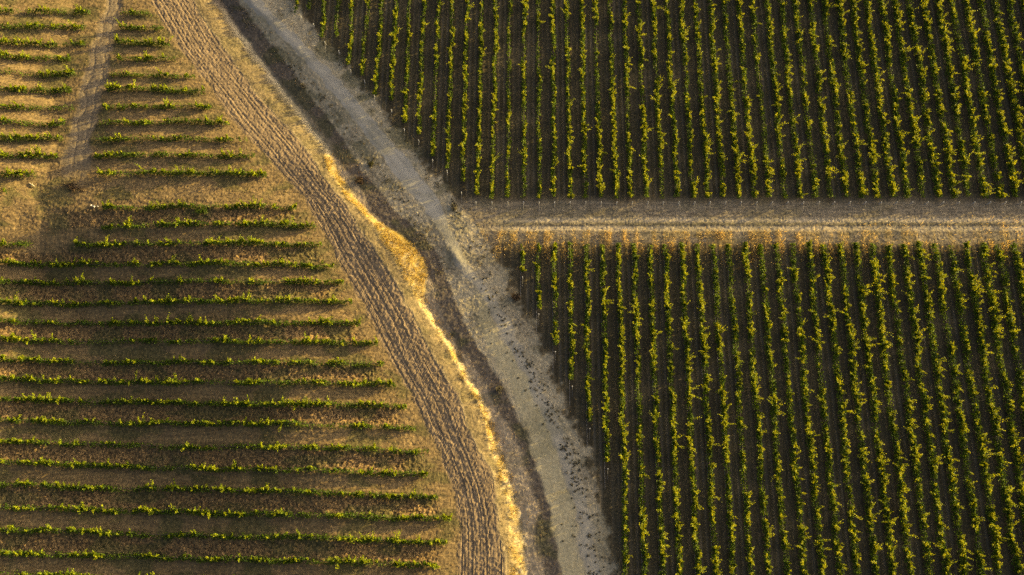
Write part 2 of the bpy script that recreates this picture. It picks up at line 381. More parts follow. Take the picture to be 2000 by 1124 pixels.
M_GROUND = ground_material()
M_LEAF_SHADE_R = leaf_material('vine_leaf_shaded_tone', [(0.042, 0.085, 0.004), (0.10, 0.16, 0.005), (0.18, 0.235, 0.006)], 0.36)  # darker leaf copy: shade of the lower canopy put into the colour
M_LEAF_LIT_R = leaf_material('vine_shoot_sunlit_tone', [(0.07, 0.11, 0.005), (0.19, 0.23, 0.006), (0.33, 0.345, 0.007), (0.47, 0.455, 0.009)], 0.42)  # brighter leaf copy: sun on the shoot tips put into the colour
M_LEAF_SHADE_L = leaf_material('vine_leaf_broad_shaded_tone', [(0.028, 0.068, 0.004), (0.075, 0.13, 0.005), (0.15, 0.21, 0.006)], 0.36)  # left rows: dark copy with canopy shade in its colour
M_LEAF_LIT_L = leaf_material('vine_shoot_green_sunlit_tone', [(0.08, 0.14, 0.006), (0.20, 0.265, 0.007), (0.35, 0.39, 0.009), (0.48, 0.49, 0.012)], 0.42)  # left rows: bright copy with sunlight in its colour
M_VINE_R = (M_LEAF_SHADE_R, M_LEAF_LIT_R)
M_VINE_L = (M_LEAF_SHADE_L, M_LEAF_LIT_L)
M_WOOD = plain_material('vine_bark', (0.055, 0.04, 0.028), (0.12, 0.09, 0.065), 14)
M_HOSE = plain_material('drip_hose_grey', (0.16, 0.16, 0.155), (0.24, 0.235, 0.22), 4, 0.6)
M_POST = plain_material('post_pale_metal', (0.36, 0.37, 0.37), (0.55, 0.55, 0.54), 9, 0.45, 0.0)
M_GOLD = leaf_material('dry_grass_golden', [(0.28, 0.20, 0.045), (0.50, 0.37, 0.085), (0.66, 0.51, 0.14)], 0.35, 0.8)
M_STRAW = leaf_material('dry_grass_straw', [(0.17, 0.115, 0.055), (0.30, 0.20, 0.09), (0.42, 0.28, 0.12)], 0.3, 0.8)
M_ORANGE = leaf_material('dry_grass_orange', [(0.32, 0.235, 0.11), (0.50, 0.375, 0.17), (0.68, 0.53, 0.26)], 0.4, 0.8)
M_WEED = leaf_material('weed_leaf', [(0.03, 0.035, 0.012), (0.06, 0.06, 0.018), (0.10, 0.085, 0.028)], 0.25, 0.8)
M_SCRUB = leaf_material('scrub_leaf', [(0.11, 0.10, 0.058), (0.165, 0.145, 0.085), (0.23, 0.195, 0.12)], 0.2, 0.9)

# ------------------------------------------------------------------ mesh helpers
def mesh_obj(name, V, Fq, mat, parent=None, smooth=False):
    """V (n,3); Fq (m,4) quads or (m,3) triangles"""
    me = bpy.data.meshes.new(name)
    V = np.ascontiguousarray(V, np.float32); Fq = np.ascontiguousarray(Fq, np.int32)
    n, k = Fq.shape
    me.vertices.add(len(V)); me.vertices.foreach_set('co', V.ravel())
    me.loops.add(n * k); me.loops.foreach_set('vertex_index', Fq.ravel())
    me.polygons.add(n); me.polygons.foreach_set('loop_start', np.arange(0, n * k, k, dtype=np.int32))
    me.polygons.foreach_set('use_smooth', np.full(n, smooth, bool))
    me.update(calc_edges=True)
    me.materials.append(mat)
    o = bpy.data.objects.new(name, me); COL.objects.link(o)
    if parent: o.parent = parent
    return o

def tag(o, label=None, cat=None, group=None, kind=None):
    if label: o['label'] = label
    if cat: o['category'] = cat
    if group: o['group'] = group
    if kind: o['kind'] = kind
    return o

def empty(name, loc):
    o = bpy.data.objects.new(name, None); COL.objects.link(o)
    o.location = loc; o.empty_display_size = 0.5
    return o

def tube(pts, r, n=6):
    """tapered closed tube along pts; r scalar or per point"""
    pts = np.asarray(pts, float); k = len(pts)
    r = np.broadcast_to(np.asarray(r, float), (k,))
    t = np.gradient(pts, axis=0); t /= np.linalg.norm(t, axis=1)[:, None] + 1e-9
    ref = np.where(np.abs(t[:, 2:3]) > 0.9, np.array([[1.0, 0, 0]]), np.array([[0, 0, 1.0]]))
    a = np.cross(t, ref); a /= np.linalg.norm(a, axis=1)[:, None]; b = np.cross(t, a)
    an = np.arange(n) * 2 * math.pi / n
    V = pts[:, None] + r[:, None, None] * (a[:, None] * np.cos(an)[None, :, None] + b[:, None] * np.sin(an)[None, :, None])
    V = V.reshape(-1, 3)
    i = np.arange(k - 1)[:, None] * n; j = np.arange(n)[None]
    Fq = np.stack([i + j, i + (j + 1) % n, i + n + (j + 1) % n, i + n + j], -1).reshape(-1, 4)
    caps = []
    for base, rev in ((0, True), ((k - 1) * n, False)):
        V = np.vstack([V, pts[0 if rev else -1][None]])
        c = len(V) - 1
        for q in range(0, n, 2):
            f = [c, base + q, base + (q + 1) % n, base + (q + 2) % n]
            caps.append(f[::-1] if not rev else f)
    return V, np.vstack([Fq, np.array(caps)])

def join(parts):
    Vs, Fs, o = [], [], 0
    for V, Fq in parts:
        Vs.append(V); Fs.append(Fq + o); o += len(V)
    return np.vstack(Vs), np.vstack(Fs)

def leaves(pos, size, up=0.7, elong=1.15, r=rng):
    """one folded quad per leaf"""
    n = len(pos)
    nor = r.normal(size=(n, 3)); nor[:, 2] = np.abs(nor[:, 2]) + up
    nor /= np.linalg.norm(nor, axis=1)[:, None]
    d = r.normal(size=(n, 3)); d -= (d * nor).sum(1)[:, None] * nor; d /= np.linalg.norm(d, axis=1)[:, None]
    e = np.cross(nor, d)
    s = np.asarray(size)[:, None]
    tip = pos + d * s * elong * 0.6 - nor * s * 0.10
    bas = pos - d * s * elong * 0.5
    l = pos + e * s * 0.5 + nor * s * 0.14; q = pos - e * s * 0.5 + nor * s * 0.14
    V = np.stack([bas, l, tip, q], 1).reshape(-1, 3)
    Fq = np.arange(4 * n).reshape(n, 4)
    return V, Fq

def blades(x, y, h, w, lean, r=rng, z=None):
    """grass blades as narrow kites"""
    n = len(x)
    z = tz(x, y) if z is None else z
    a = r.uniform(0, 2 * math.pi, n)
    dx, dy = np.cos(a), np.sin(a)
    ln = lean * r.uniform(0.3, 1.3, n) * h
    b = r.uniform(0, 2 * math.pi, n)
    base = np.stack([x, y, z - 0.03], 1)
    tip = base + np.stack([np.cos(b) * ln, np.sin(b) * ln, h], 1)
    midp = base * 0.45 + tip * 0.55; midp[:, 2] += h * 0.12
    side = np.stack([-dy * w * 0.5, dx * w * 0.5, np.zeros(n)], 1)
    V = np.stack([base, midp + side, tip, midp - side], 1).reshape(-1, 3)
    return V, np.arange(4 * n).reshape(n, 4)

# the rows of the left field stand on rolling ground
for _pass in range(2):
    _na = [None] * len(LEFT_A); _nb = [None] * len(LEFT_B)
    for _src, _dst in ((LEFT_A, _na), (LEFT_B, _nb)):
        for _i, _p in enumerate(_src):
            _q = np.array(_p, float)
            _q[1 if _src is LEFT_A else 0:, 0] -= 5.0 if _src is LEFT_A else 0.0; _q[-1, 0] -= 0.0 if _src is LEFT_A else 6.0
            X, Y = P(_q[:, 0], _q[:, 1], ZC)
            for _ in range(3):
                _z = tz(X, Y)
                _w = np.array([P(u, v, ZC - 0.5 + zz) for (u, v), zz in zip(_q, _z)])
                X, Y = _w[:, 0], _w[:, 1]
            _dst[_i] = np.stack([X, Y], 1)
    LA, LB = _na, _nb
# ------------------------------------------------------------------ ground sheet, cut into named zones along the zone borders
STEP = 0.17
X0, X1, Y0, Y1 = -100.0, 104.0, -60.0, 66.0
gx = np.arange(X0, X1 + 1e-6, STEP); gy = np.arange(Y0, Y1 + 1e-6, STEP)
GX, GY = np.meshgrid(gx, gy)
GZ, MK = terrain(GX, GY)
nx, ny = len(gx), len(gy)
VV = np.stack([GX, GY, GZ], -1).reshape(-1, 3)
idx = np.arange(nx * ny).reshape(ny, nx)
FQ = np.stack([idx[:-1, :-1], idx[:-1, 1:], idx[1:, 1:], idx[1:, :-1]], -1).reshape(-1, 4)
def fc(a): return a[:-1, :-1].ravel()
zone = np.zeros(len(FQ), int)
zone[fc(MK['verge']) > 0.5] = 2
zone[fc(MK['gap']) > 0.5] = 6
zone[fc(MK['plough']) > 0.5] = 1
zone[fc(MK['ditch']) > 0.5] = 3
zone[(fc(MK['gravel']) > 0.5) | (fc(MK['pale']) > 0.5)] = 4
zone[(fc(MK['path']) > 0.5)] = 5
zone[(fc(MK['soil']) > 0.5)] = 7
ZN = {0: ('field_ground', 'dry brown field ground between the horizontal vine rows', 'field'),
      1: ('ploughed_track', 'curving strip of ploughed tan earth with long furrows beside the bank', 'track'),
      2: ('grass_verge', 'dry grass bank and verges along the dirt road', 'grass verge'),
      3: ('ditch', 'dark shaded ditch winding between the golden bank and the road', 'ditch'),
      4: ('dirt_road', 'pale dirt road running diagonally past the vineyards', 'road'),
      5: ('dirt_path', 'narrow worn dirt path crossing the left vineyard', 'path'),
      6: ('farm_track', 'grassy farm track with two pale wheel lines between the right vineyards', 'track'),
      7: ('vineyard_ground', 'dark brown soil under the upright vine rows', 'ground')}
for zi, (nm, lab, cat) in ZN.items():
    f = FQ[zone == zi]
    used = np.unique(f)
    rm = np.full(nx * ny, -1, np.int64); rm[used] = np.arange(len(used))
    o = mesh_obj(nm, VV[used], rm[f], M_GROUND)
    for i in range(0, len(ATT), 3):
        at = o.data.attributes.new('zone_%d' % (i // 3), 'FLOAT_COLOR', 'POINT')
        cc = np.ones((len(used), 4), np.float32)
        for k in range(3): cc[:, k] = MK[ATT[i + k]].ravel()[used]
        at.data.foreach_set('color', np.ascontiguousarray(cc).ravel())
    tag(o, lab, cat, kind='structure')
# land all round, out to the horizon
R = 3000.0
ov = np.array([(-R, -R, -2.2), (R, -R, -2.2), (R, R, -2.2), (-R, R, -2.2), (X0, Y0, -2.0), (X1, Y0, -2.0), (X1, Y1, -2.0), (X0, Y1, -2.0)])
of = np.array([(0, 1, 5, 4), (1, 2, 6, 5), (2, 3, 7, 6), (3, 0, 4, 7)])
tag(mesh_obj('surrounding_ground', ov, of, plain_material('far_earth', (0.07, 0.06, 0.04), (0.13, 0.105, 0.065), 0.05, 0.95)), 'dry land all around the vineyards', 'ground', kind='structure')

# ------------------------------------------------------------------ vine rows
def vine_row(pts, mat, label, group, dens=10.0, height=1.0, width=1.0, gaps=0.25, seed=0, posts=(), hose=None, lo=0.4, spread=1.0, body=46, taper=0.0, lean=0.12):
    r = np.random.default_rng(1000 + seed)
    pts = np.asarray(pts, float)
    seg = np.linalg.norm(np.diff(pts, axis=0), axis=1); cum = np.concatenate([[0], np.cumsum(seg)]); L = cum[-1]
    def at(s): return np.interp(s, cum, pts[:, 0]), np.interp(s, cum, pts[:, 1])
    bx, by = at(0.0); bz = float(tz(np.array([bx]), np.array([by]))[0])
    base = np.array([bx, by, bz])
    root = empty('vine_row', base)
    tag(root, label, 'vine row', group)
    d = (pts[-1] - pts[0]) / np.linalg.norm(pts[-1] - pts[0]); q = np.array([-d[1], d[0]])
    # bunches of shoots along the row, stronger and weaker vines in turn
    nb = max(4, int(L * dens / 3.0))
    sb = r.uniform(0, L, nb)
    rowv = r.normal(0, 0.07)
    def vigour(s):
        n = len(s)
        vig = fbm(s * 0.55 + seed * 31.7, np.full(n, seed * 3.1), 61, 3)
        vig2 = vn(s * 1.6 + seed * 11.3, np.full(n, seed * 1.7), 67)
        big = vn(s * 0.10 + seed * 5.3, np.full(n, seed * 0.7), 71)
        return np.clip(0.62 + rowv + 2.6 * (vig - 0.5) + 1.0 * (vig2 - 0.5) + 0.7 * (big - 0.5), 0.0, 1.45)
    vb = vigour(sb)
    keep = r.uniform(0, 1, nb) < np.clip((vb - gaps * 0.9 - 0.10) / (0.28 + gaps), 0.02, 1)
    sb, vb = sb[keep], vb[keep]; nb = len(sb)
    lb = (0.40 + 0.66 * vb) * height * r.choice([0.40, 0.65, 0.95, 1.25, 1.75], nb, p=[0.34, 0.24, 0.20, 0.13, 0.09])
    lab_ = (lean + r.normal(0, 0.46, nb)) * width * spread; alb = r.normal(0, 0.42, nb)
    per = 4
    s = np.clip(np.repeat(sb, per) + r.normal(0, 0.07, nb * per), 0, L)
    n = len(s)
    px, py = at(s)
    mean = (vn(s * 0.35 + seed, np.full(n, 7.0 + seed), 73) - 0.5) * 0.50
    lat = r.normal(0, 0.07, n) * width + mean + np.repeat(r.normal(0, 0.08, nb), per)
    zg = tz(px, py)
    b0 = np.stack([px + q[0] * lat, py + q[1] * lat, zg + 0.84 + r.normal(0, 0.05, n)], 1)
    ln = np.repeat(lb, per) * r.uniform(0.75, 1.15, n) * (1 - 0.5 * np.clip(1 - s / max(taper, 0.01), 0, 1) * (taper > 0))
    la = np.repeat(lab_, per) + r.normal(0, 0.09, n); al = np.repeat(alb, per) + r.normal(0, 0.09, n)
    dv = np.stack([q[0] * la + d[0] * al, q[1] * la + d[1] * al, np.ones(n)], 1)
    dv /= np.linalg.norm(dv, axis=1)[:, None]
    K = 9
    f = (np.arange(K) + 0.5) / K
    f = f[None] + r.uniform(-0.05, 0.05, (n, K))
    pos = b0[:, None] + dv[:, None] * (ln[:, None] * f)[..., None]
    droop = (0.18 * ln[:, None] * f ** 2.2) * (0.3 + 2.2 * np.abs(la))[:, None]
    pos[..., 2] -= droop
    pos += r.normal(0, 0.045, pos.shape)
    size = (0.215 - 0.075 * f) * r.uniform(0.75, 1.25, f.shape)
    lit_tip = (f > 0.30) & (ln[:, None] > 0.40 * height) & (r.uniform(0, 1, f.shape) < 0.93)  # upper leaves of tall shoots take the colour with painted sunlight
    lit_tip = lit_tip.ravel()
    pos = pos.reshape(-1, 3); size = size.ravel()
    yp, ys = pos[lit_tip], size[lit_tip]
    pos, size = pos[~lit_tip], size[~lit_tip]
    # skirt of lower leaves
    m = int(L * body)
    s2 = r.uniform(0, L, m); v2 = vigour(s2)
    s2 = s2[r.uniform(0, 1, m) < np.clip((v2 + 0.25 - gaps * 0.5) / 0.5, 0.05, 1)]; m = len(s2)
    x2, y2 = at(s2); l2 = np.clip(r.normal(0, 0.21, m), -0.5, 0.5) * width + (vn(s2 * 0.35 + seed, np.full(m, 7.0 + seed), 73) - 0.5) * 0.38
    z2 = r.uniform(lo, 0.95, m) + 0.12 * (vn(s2 * 1.1, np.full(m, seed * 2.0), 79) - 0.5)
    p2 = np.stack([x2 + q[0] * l2, y2 + q[1] * l2, tz(x2, y2) + z2], 1)
    pos = np.vstack([pos, p2]); size = np.concatenate([size, r.uniform(0.15, 0.24, m)])
    V, Fq = leaves(pos - base, size, 0.15, 1.2, r)
    mesh_obj('foliage', V, Fq, mat[0], root)
    if len(yp):
        V, Fq = leaves(yp - base, ys, 0.05, 1.25, r); mesh_obj('lit_tip_foliage', V, Fq, mat[1], root)
    # woody cordon with its trunks
    ks = np.arange(0, L + 0.01, 1.6)
    kx, ky = at(ks); kz = tz(kx, ky)
    cpts = np.stack([kx, ky, kz + 0.80 + r.normal(0, 0.02, len(ks))], 1) - base
    parts = [tube(cpts if len(cpts) > 1 else np.vstack([cpts, cpts + [0.3, 0, 0]]), 0.028, 4)]
    for i in range(len(ks)):
        j = r.normal(0, 0.05, 2)
        parts.append(tube(np.array([[kx[i], ky[i], kz[i] - 0.1], [kx[i] + j[0], ky[i] + j[1], kz[i] + 0.45], [kx[i], ky[i], kz[i] + 0.82]]) - base, [0.045, 0.035, 0.03], 4))
    V, Fq = join(parts); mesh_obj('cordon', V, Fq, M_WOOD, root)
    if hose is not None:
        e0, e1 = hose
        t = np.linspace(e0, L + e1, max(3, int((L + e1 - e0) / 2.0)))
        hx = pts[0, 0] + d[0] * t; hy = pts[0, 1] + d[1] * t
        hl = -0.28 * (1 if q[0] > 0 else -1)
        hp = np.stack([hx + q[0] * hl, hy + q[1] * hl, tz(hx, hy) + 0.34 + 0.04 * np.sin(t * 1.3)], 1)
        V, Fq = tube(hp - base, 0.022, 5); mesh_obj('drip_hose', V, Fq, M_HOSE, root)
    for (qx, qy, lx, ly) in posts:
        z0 = float(tz(np.array([qx]), np.array([qy]))[0])
        a = np.array([qx, qy, z0 - 0.3]); b = np.array([qx + lx, qy + ly, z0 + 1.35])
        V, Fq = tube(np.array([a, a * 0.5 + b * 0.5, b]) - base, 0.055, 8)
        c_ = tube(np.array([b, b + np.array([0, 0, 0.05])]) - base, 0.075, 8)
        V, Fq = join([(V, Fq), c_])
        po = mesh_obj('end_post', V, Fq, M_POST, root)
        aw = b - np.array([0, 0, 0.1]); g0 = np.array([qx + lx * 3.2, qy + ly * 3.2 - 0.9 * np.sign(-ly if ly else 1), 0.0])
        g0[2] = float(tz(g0[:1], g0[1:2])[0]) - 0.05
        V, Fq = tube(np.array([aw, (aw + g0) / 2, g0]) - base, 0.018, 4); mesh_obj('anchor_wire', V, Fq, M_HOSE, root)
    return root

ORD = ['', 'first', 'second', 'third', 'fourth', 'fifth', 'sixth', 'seventh', 'eighth', 'ninth', 'tenth', 'eleventh', 'twelfth', 'thirteenth', 'fourteenth', 'fifteenth',
       'sixteenth', 'seventeenth', 'eighteenth', 'nineteenth', 'twentieth', 'twenty-first', 'twenty-second', 'twenty-third', 'twenty-fourth', 'twenty-fifth', 'twenty-sixth', 'twenty-seventh', 'twenty-eighth', 'twenty-ninth', 'thirtieth']

# left vineyard, west of the narrow path
for i, p in enumerate(LA):
    if i < 11:
        lab = 'short green vine row west of the narrow path, %s from the top of the photo' % ORD[i + 1]
        if i == 10: lab = 'bushy green vine row end, lowest of those west of the narrow path'
    else:
        lab = ['stub of weedy vine row at left edge beside the bare headland', 'lone vine row stub at left edge just above the long full rows'][i - 11]
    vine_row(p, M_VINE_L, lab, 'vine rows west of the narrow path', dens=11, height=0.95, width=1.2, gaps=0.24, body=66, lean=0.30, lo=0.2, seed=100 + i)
# one more row just above the picture on each side of the path
for i, p in enumerate(LB):
    if i < 11:
        lab = 'green vine row between the narrow path and ploughed track, %s from the top' % ORD[i + 1]
    elif i < 14:
        lab = ['vine row with white scraps at its left end, just below the bare headland', 'vine row two below the bare headland, ending at the ploughed track', 'vine row three below the bare headland, starting beside a bare patch'][i - 11]
    else:
        if i < 22: lab = 'long green vine row from left edge to track, %s below the headland' % ORD[i - 10]
        elif i < 29: lab = 'long green vine row from left edge to ploughed track, %s from the bottom' % ORD[30 - i]
        else: lab = 'lowest vine row of the left vineyard, cut by the bottom edge'
    dens = 10.5
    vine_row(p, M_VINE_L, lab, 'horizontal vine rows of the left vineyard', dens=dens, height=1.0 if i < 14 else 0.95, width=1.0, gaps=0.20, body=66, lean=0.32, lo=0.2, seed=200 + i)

# upper right vineyard
END = {-16: (588, 20), -15: (612, 14), -14: (634, 68), -13: (660, 70), -12: (688, 122), -11: (712, 143), -10: (738, 182), -9: (763, 192), -8: (787, 236), -7: (818, 259), -6: (846, 302), -5: (874, 326), -4: (903, 352), -3: (929, 378)}
POST = {-16: (590, 37), -15: (615, 53), -14: (637, 88), -13: (664, 106), -12: (687, 143), -11: (714, 163), -10: (733, 192), -9: (766, 220), -8: (791, 257), -7: (819, 279), -6: (846, 317), -5: (874, 338), -4: (902, 380), -3: (930, 399), -2: (961, 399), -1: (992, 399)}
n_top = 0
for k in range(-16, 40):
    x_at = lambda v, k=k: 1024 + 27.95 * k + (1022.5 + 30.15 * k - 1024 - 27.95 * k) * v / 385.0
    ve = END[k][1] if k in END else 383 + 1.5 * math.sin(k * 2.3)
    vs = -95
    p = np.array([P(x_at(v) if k > -13 or v < 0 else x_at(v), v, ZC) for v in (vs, ve)])
    pp = POST.get(k, (1022.5 + 30.15 * k, 399))
    qx, qy = P(pp[0], pp[1], 0)
    n_top += 1
    inview = x_at(200) < 2004
    if k <= -15: lab = ['sparse stub of vine row at the very top, nearest the road', 'second tiny stub of vine row at the very top by the road'][k + 16]
    elif k < -3: lab = 'upright upper vineyard row ending at the diagonal road, %s after the top stubs' % ORD[k + 15]
    elif k < 16: lab = 'upright upper vineyard row ending at the farm track, %s from the road' % ORD[k + 4]
    elif x_at(200) < 2004: lab = 'upright vine row of the upper vineyard, %s counted from its right edge' % ORD[33 - k + 1]
    else: lab = 'vine row of the upper vineyard beyond the right edge, %s out of view' % ORD[k - 33]
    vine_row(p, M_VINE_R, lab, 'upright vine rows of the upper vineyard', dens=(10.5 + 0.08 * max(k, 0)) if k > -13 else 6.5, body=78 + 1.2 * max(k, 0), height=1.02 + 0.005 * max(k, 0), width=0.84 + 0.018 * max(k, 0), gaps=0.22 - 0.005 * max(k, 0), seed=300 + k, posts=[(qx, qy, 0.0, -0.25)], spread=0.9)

# lower right vineyard
BEND = {0: 528, 1: 600, 2: 673, 3: 740, 4: 822, 5: 900}
for j in range(0, 37):
    x_at = lambda v, j=j: 1021 + 31.15 * j + (1016 + 34.8 * j - 1021 - 31.15 * j) * (v - 490) / 628.0
    v0 = 474 + 2.5 * math.sin(j * 1.7)
    v1 = BEND.get(j, 1215)
    p = np.array([P(x_at(v), v, ZC) for v in (v0, v1)])
    posts = []
    if j in BEND:
        qx, qy = P(x_at(v1 + 16), v1 + 16, 0); posts = [(qx, qy, 0.0, -0.25)]
    if j < 6: lab = 'upright vine row of the lower vineyard cut short by the road, %s from the left' % ORD[j + 1]
    elif j < 18: lab = 'full length lower vineyard row, %s of those reaching the bottom edge' % ORD[j - 5]
    elif x_at(490) < 2004: lab = 'upright vine row of the lower vineyard, %s counted from its right edge' % ORD[31 - j + 1]
    else: lab = 'vine row of the lower vineyard beyond the right edge, %s out of view' % ORD[j - 31]
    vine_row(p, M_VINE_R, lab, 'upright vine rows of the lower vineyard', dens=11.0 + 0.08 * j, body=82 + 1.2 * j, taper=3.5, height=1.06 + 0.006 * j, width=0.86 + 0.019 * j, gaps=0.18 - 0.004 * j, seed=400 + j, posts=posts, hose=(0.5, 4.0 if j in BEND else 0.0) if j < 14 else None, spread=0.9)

# ------------------------------------------------------------------ grasses and weeds (stuff)
def scatter(n, x0, x1, y0, y1, fn, r):
    x = r.uniform(x0, x1, n); y = r.uniform(y0, y1, n)
    k = r.uniform(0, 1, n) < fn(x, y)
    return x[k], y[k]
r = np.random.default_rng(99)
# golden tall grass on the sunny top of the bank
def f_bank(x, y):
    c, lr = crest(y), lit_r(y)
    w = fbm(x * 0.5, y * 0.5, 81, 2) - 0.5
    a = sst(x + 1.8 * w, c - 0.5, c + 0.3) * sst(x + 1.8 * w, lr + 0.8, lr - 0.2) * (0.25 + 0.75 * sst(fbm(x * 1.3, y * 1.3, 82, 2), 0.36, 0.56))
    a = a * np.where(y > P(0, 303)[1], 0.05, 1.0) * (1 - 0.8 * sst(y, P(0, 560)[1], P(0, 600)[1]) * sst(fbm(x * 0.7, y * 0.55, 97, 2), 0.40, 0.58))
    lowp = sst(y, P(0, 930)[1], P(0, 960)[1])
    return a * (1 - lowp * 0.5 * (fbm(x * 0.8, y * 0.8, 83, 2) > 0.5))
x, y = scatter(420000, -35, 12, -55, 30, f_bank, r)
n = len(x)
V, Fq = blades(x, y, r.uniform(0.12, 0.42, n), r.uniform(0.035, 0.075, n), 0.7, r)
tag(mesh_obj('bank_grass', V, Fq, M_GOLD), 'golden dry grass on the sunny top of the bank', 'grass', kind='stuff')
# straw along the farm track and in front of the lower rows
def f_gap(x, y):
    vl = vine_l(y)
    ph = right_phase(x, y); fr = np.abs(ph - np.round(ph))
    yl = np.interp(x, [P(1500, 452)[0], P(1900, 430)[0]], [P(0, 452)[1], P(0, 428)[1]])
    a = sst(y, P(0, 535)[1], P(0, 500)[1]) * sst(y, yl + 0.6, yl - 0.4) * sst(x, vl - 2, vl + 1)
    return a * (0.10 + 0.9 * sst(fbm(x * 1.1, y * 0.22, 85, 3), 0.44, 0.60)) * (0.25 + 0.75 * sst(fr + 0.3 * (fbm(x * 0.6, y * 0.1, 86, 2) - 0.5), 0.18, 0.36)) * (0.3 + 0.7 * sst(fbm(x * 0.12, y * 0.3, 88, 2), 0.38, 0.58))
x, y = scatter(52000, -8, 100, P(0, 540)[1], P(0, 415)[1], f_gap, r)
n = len(x)
V, Fq = blades(x, y, r.uniform(0.15, 0.8, n), r.uniform(0.05, 0.10, n), 0.6, r)
tag(mesh_obj('track_grass', V, Fq, M_ORANGE), 'dry orange straw in front of the lower vine rows', 'grass', kind='stuff')
# stubble over the left field
def f_left(x, y):
    pl = plough_l(y)
    return sst(x, pl + 0.2, pl - 1.0) * (0.15 + 0.85 * sst(fbm(x * 0.6, y * 1.1, 87, 3), 0.40, 0.62))
x, y = scatter(150000, -98, -4, -58, 62, f_left, r)
n = len(x)
V, Fq = blades(x, y, r.uniform(0.06, 0.24, n), r.uniform(0.03, 0.08, n), 0.8, r)
tag(mesh_obj('field_stubble', V, Fq, M_STRAW), 'short dry stubble over the left field', 'grass', kind='stuff')
# verge grass
def f_verge(x, y):
    pr, vl = plough_r(y), vine_l(y)
    return sst(x, pr, pr + 0.6) * sst(x, vl + 3, vl) * (1 - 0.95 * (np.abs(x - gravel_c(y)) < 1.9)) * (1 - 0.9 * (np.abs(x - pale_c(y)) < 2.2)) * (0.1 + 0.9 * sst(fbm(x * 0.5, y * 0.5, 89, 3), 0.42, 0.62))
x, y = scatter(120000, -62, 24, -58, 62, f_verge, r)
n = len(x)
V, Fq = blades(x, y, r.uniform(0.06, 0.22, n), r.uniform(0.03, 0.08, n), 0.8, r)
tag(mesh_obj('verge_grass', V, Fq, M_STRAW), 'sparse dry grass on the verges by the road', 'grass', kind='stuff')
# low green weeds at the foot of the left rows
def f_weed(x, y):
    pl = plough_l(y); lp = left_phase(x, y); fr = np.abs(lp - np.round(lp))
    up = sst(y, P(0, 500)[1], P(0, 330)[1])
    return sst(x, pl, pl - 1.5) * sst(fr, 0.40, 0.15) * sst(fbm(x * 0.35, y * 0.6, 91, 3), 0.46, 0.64) * (0.45 + 0.55 * up) * (np.abs(x - path_c(y)) > 2.2)
x, y = scatter(90000, -98, -4, -58, 62, f_weed, r)
pos = np.stack([x, y, tz(x, y) + r.uniform(0.03, 0.25, len(x))], 1)
V, Fq = leaves(pos, r.uniform(0.10, 0.2, len(x)), 0.8, 1.2, r)
tag(mesh_obj('field_weeds', V, Fq, M_WEED), 'low green weeds along the horizontal vine rows', 'weeds', kind='stuff')
# dark little tufts dotted along the worn road and verges
cx, cy = [], []
for _ in range(1050):
    v = r.uniform(-20, 1140)
    gcx = gravel_c(P(0, v)[1]); yy = P(0, v)[1]
    if v > 540: off = r.normal(0.6, 0.8) if r.uniform() < 0.8 else r.normal(1.5, 2.5)
    else: off = -3.9 + r.normal(0, 0.9) if r.uniform() < 0.6 else (3.2 + r.normal(0, 1.2) if r.uniform() < 0.7 else r.normal(0, 5))
    if v < 540 and abs(off) < 2.2: continue
    cx.append(gcx + off); cy.append(yy)
cx, cy = np.array(cx), np.array(cy)
keep = r.uniform(0, 1, len(cx)) < 0.30 + 0.55 * sst(fbm(cx * 0.35, cy * 0.35, 93, 2), 0.42, 0.62)
cx, cy = cx[keep], cy[keep]
upv = cy > P(0, 540)[1]
sz = r.gamma(1.6, 0.065, len(cx)) * np.where(upv, 1.2, 0.42) + 0.03
px = np.repeat(cx, 16) + r.normal(0, 1, len(cx) * 16) * np.repeat(sz, 16); py = np.repeat(cy, 16) + r.normal(0, 1, len(cx) * 16) * np.repeat(sz, 16)
pos = np.stack([px, py, tz(px, py) + r.uniform(0.02, 1, len(px)) * np.repeat(sz, 16) * 0.9], 1)
V, Fq = leaves(pos, r.uniform(0.07, 0.16, len(px)), 0.5, 1.2, r)
tag(mesh_obj('roadside_tufts', V, Fq, M_SCRUB), 'tiny dark tufts dotted along the dirt road', 'weeds', kind='stuff')

# ------------------------------------------------------------------ a few bushes and loose things that stand out
def bush(u, v, rad, h, label, mat=M_SCRUB, n=420, seed=0, sx=1.0):
    q = np.random.default_rng(seed)
    X, Y = P(u, v); Z = float(tz(np.array([X]), np.array([Y]))[0])
    root = empty('dry_bush', (X, Y, Z)); tag(root, label, 'bush', 'low bushes by the road and headland')
    st, pos = [], []
    for i in range(14):
        a = q.uniform(0, 2 * math.pi); l = rad * q.uniform(0.4, 1.0)
        tip = np.array([math.cos(a) * l * sx, math.sin(a) * l, h * q.uniform(0.45, 1.0)])
        midp = tip * 0.5 + np.array([0, 0, h * 0.12])
        st.append(tube(np.array([[0, 0, -0.05], midp, tip]), [0.025, 0.018, 0.008], 4))
        f = q.uniform(0.3, 1.05, n // 14)[:, None]
        pos.append(tip[None] * f + q.normal(0, 0.13 * rad + 0.05, (n // 14, 3)))
    pos = np.vstack(pos); pos[:, 2] = np.abs(pos[:, 2]) + 0.03
    V, Fq = leaves(pos, q.uniform(0.08, 0.17, len(pos)), 0.4, 1.2, q); mesh_obj('leaves', V, Fq, mat, root)
    V, Fq = join(st); mesh_obj('stems', V, Fq, M_WOOD, root)
M_RUST = leaf_material('rusty_scrub_leaf', [(0.05, 0.032, 0.018), (0.085, 0.058, 0.032), (0.13, 0.09, 0.05)], 0.2, 0.9)
bush(706, 353, 0.85, 0.6, 'dark brown bush in the shaded ditch below the golden bank', M_RUST, 520, 1)
bush(888, 404, 0.75, 0.55, 'round dark bush between the gravel road and the upper vineyard corner', M_SCRUB, 420, 2)
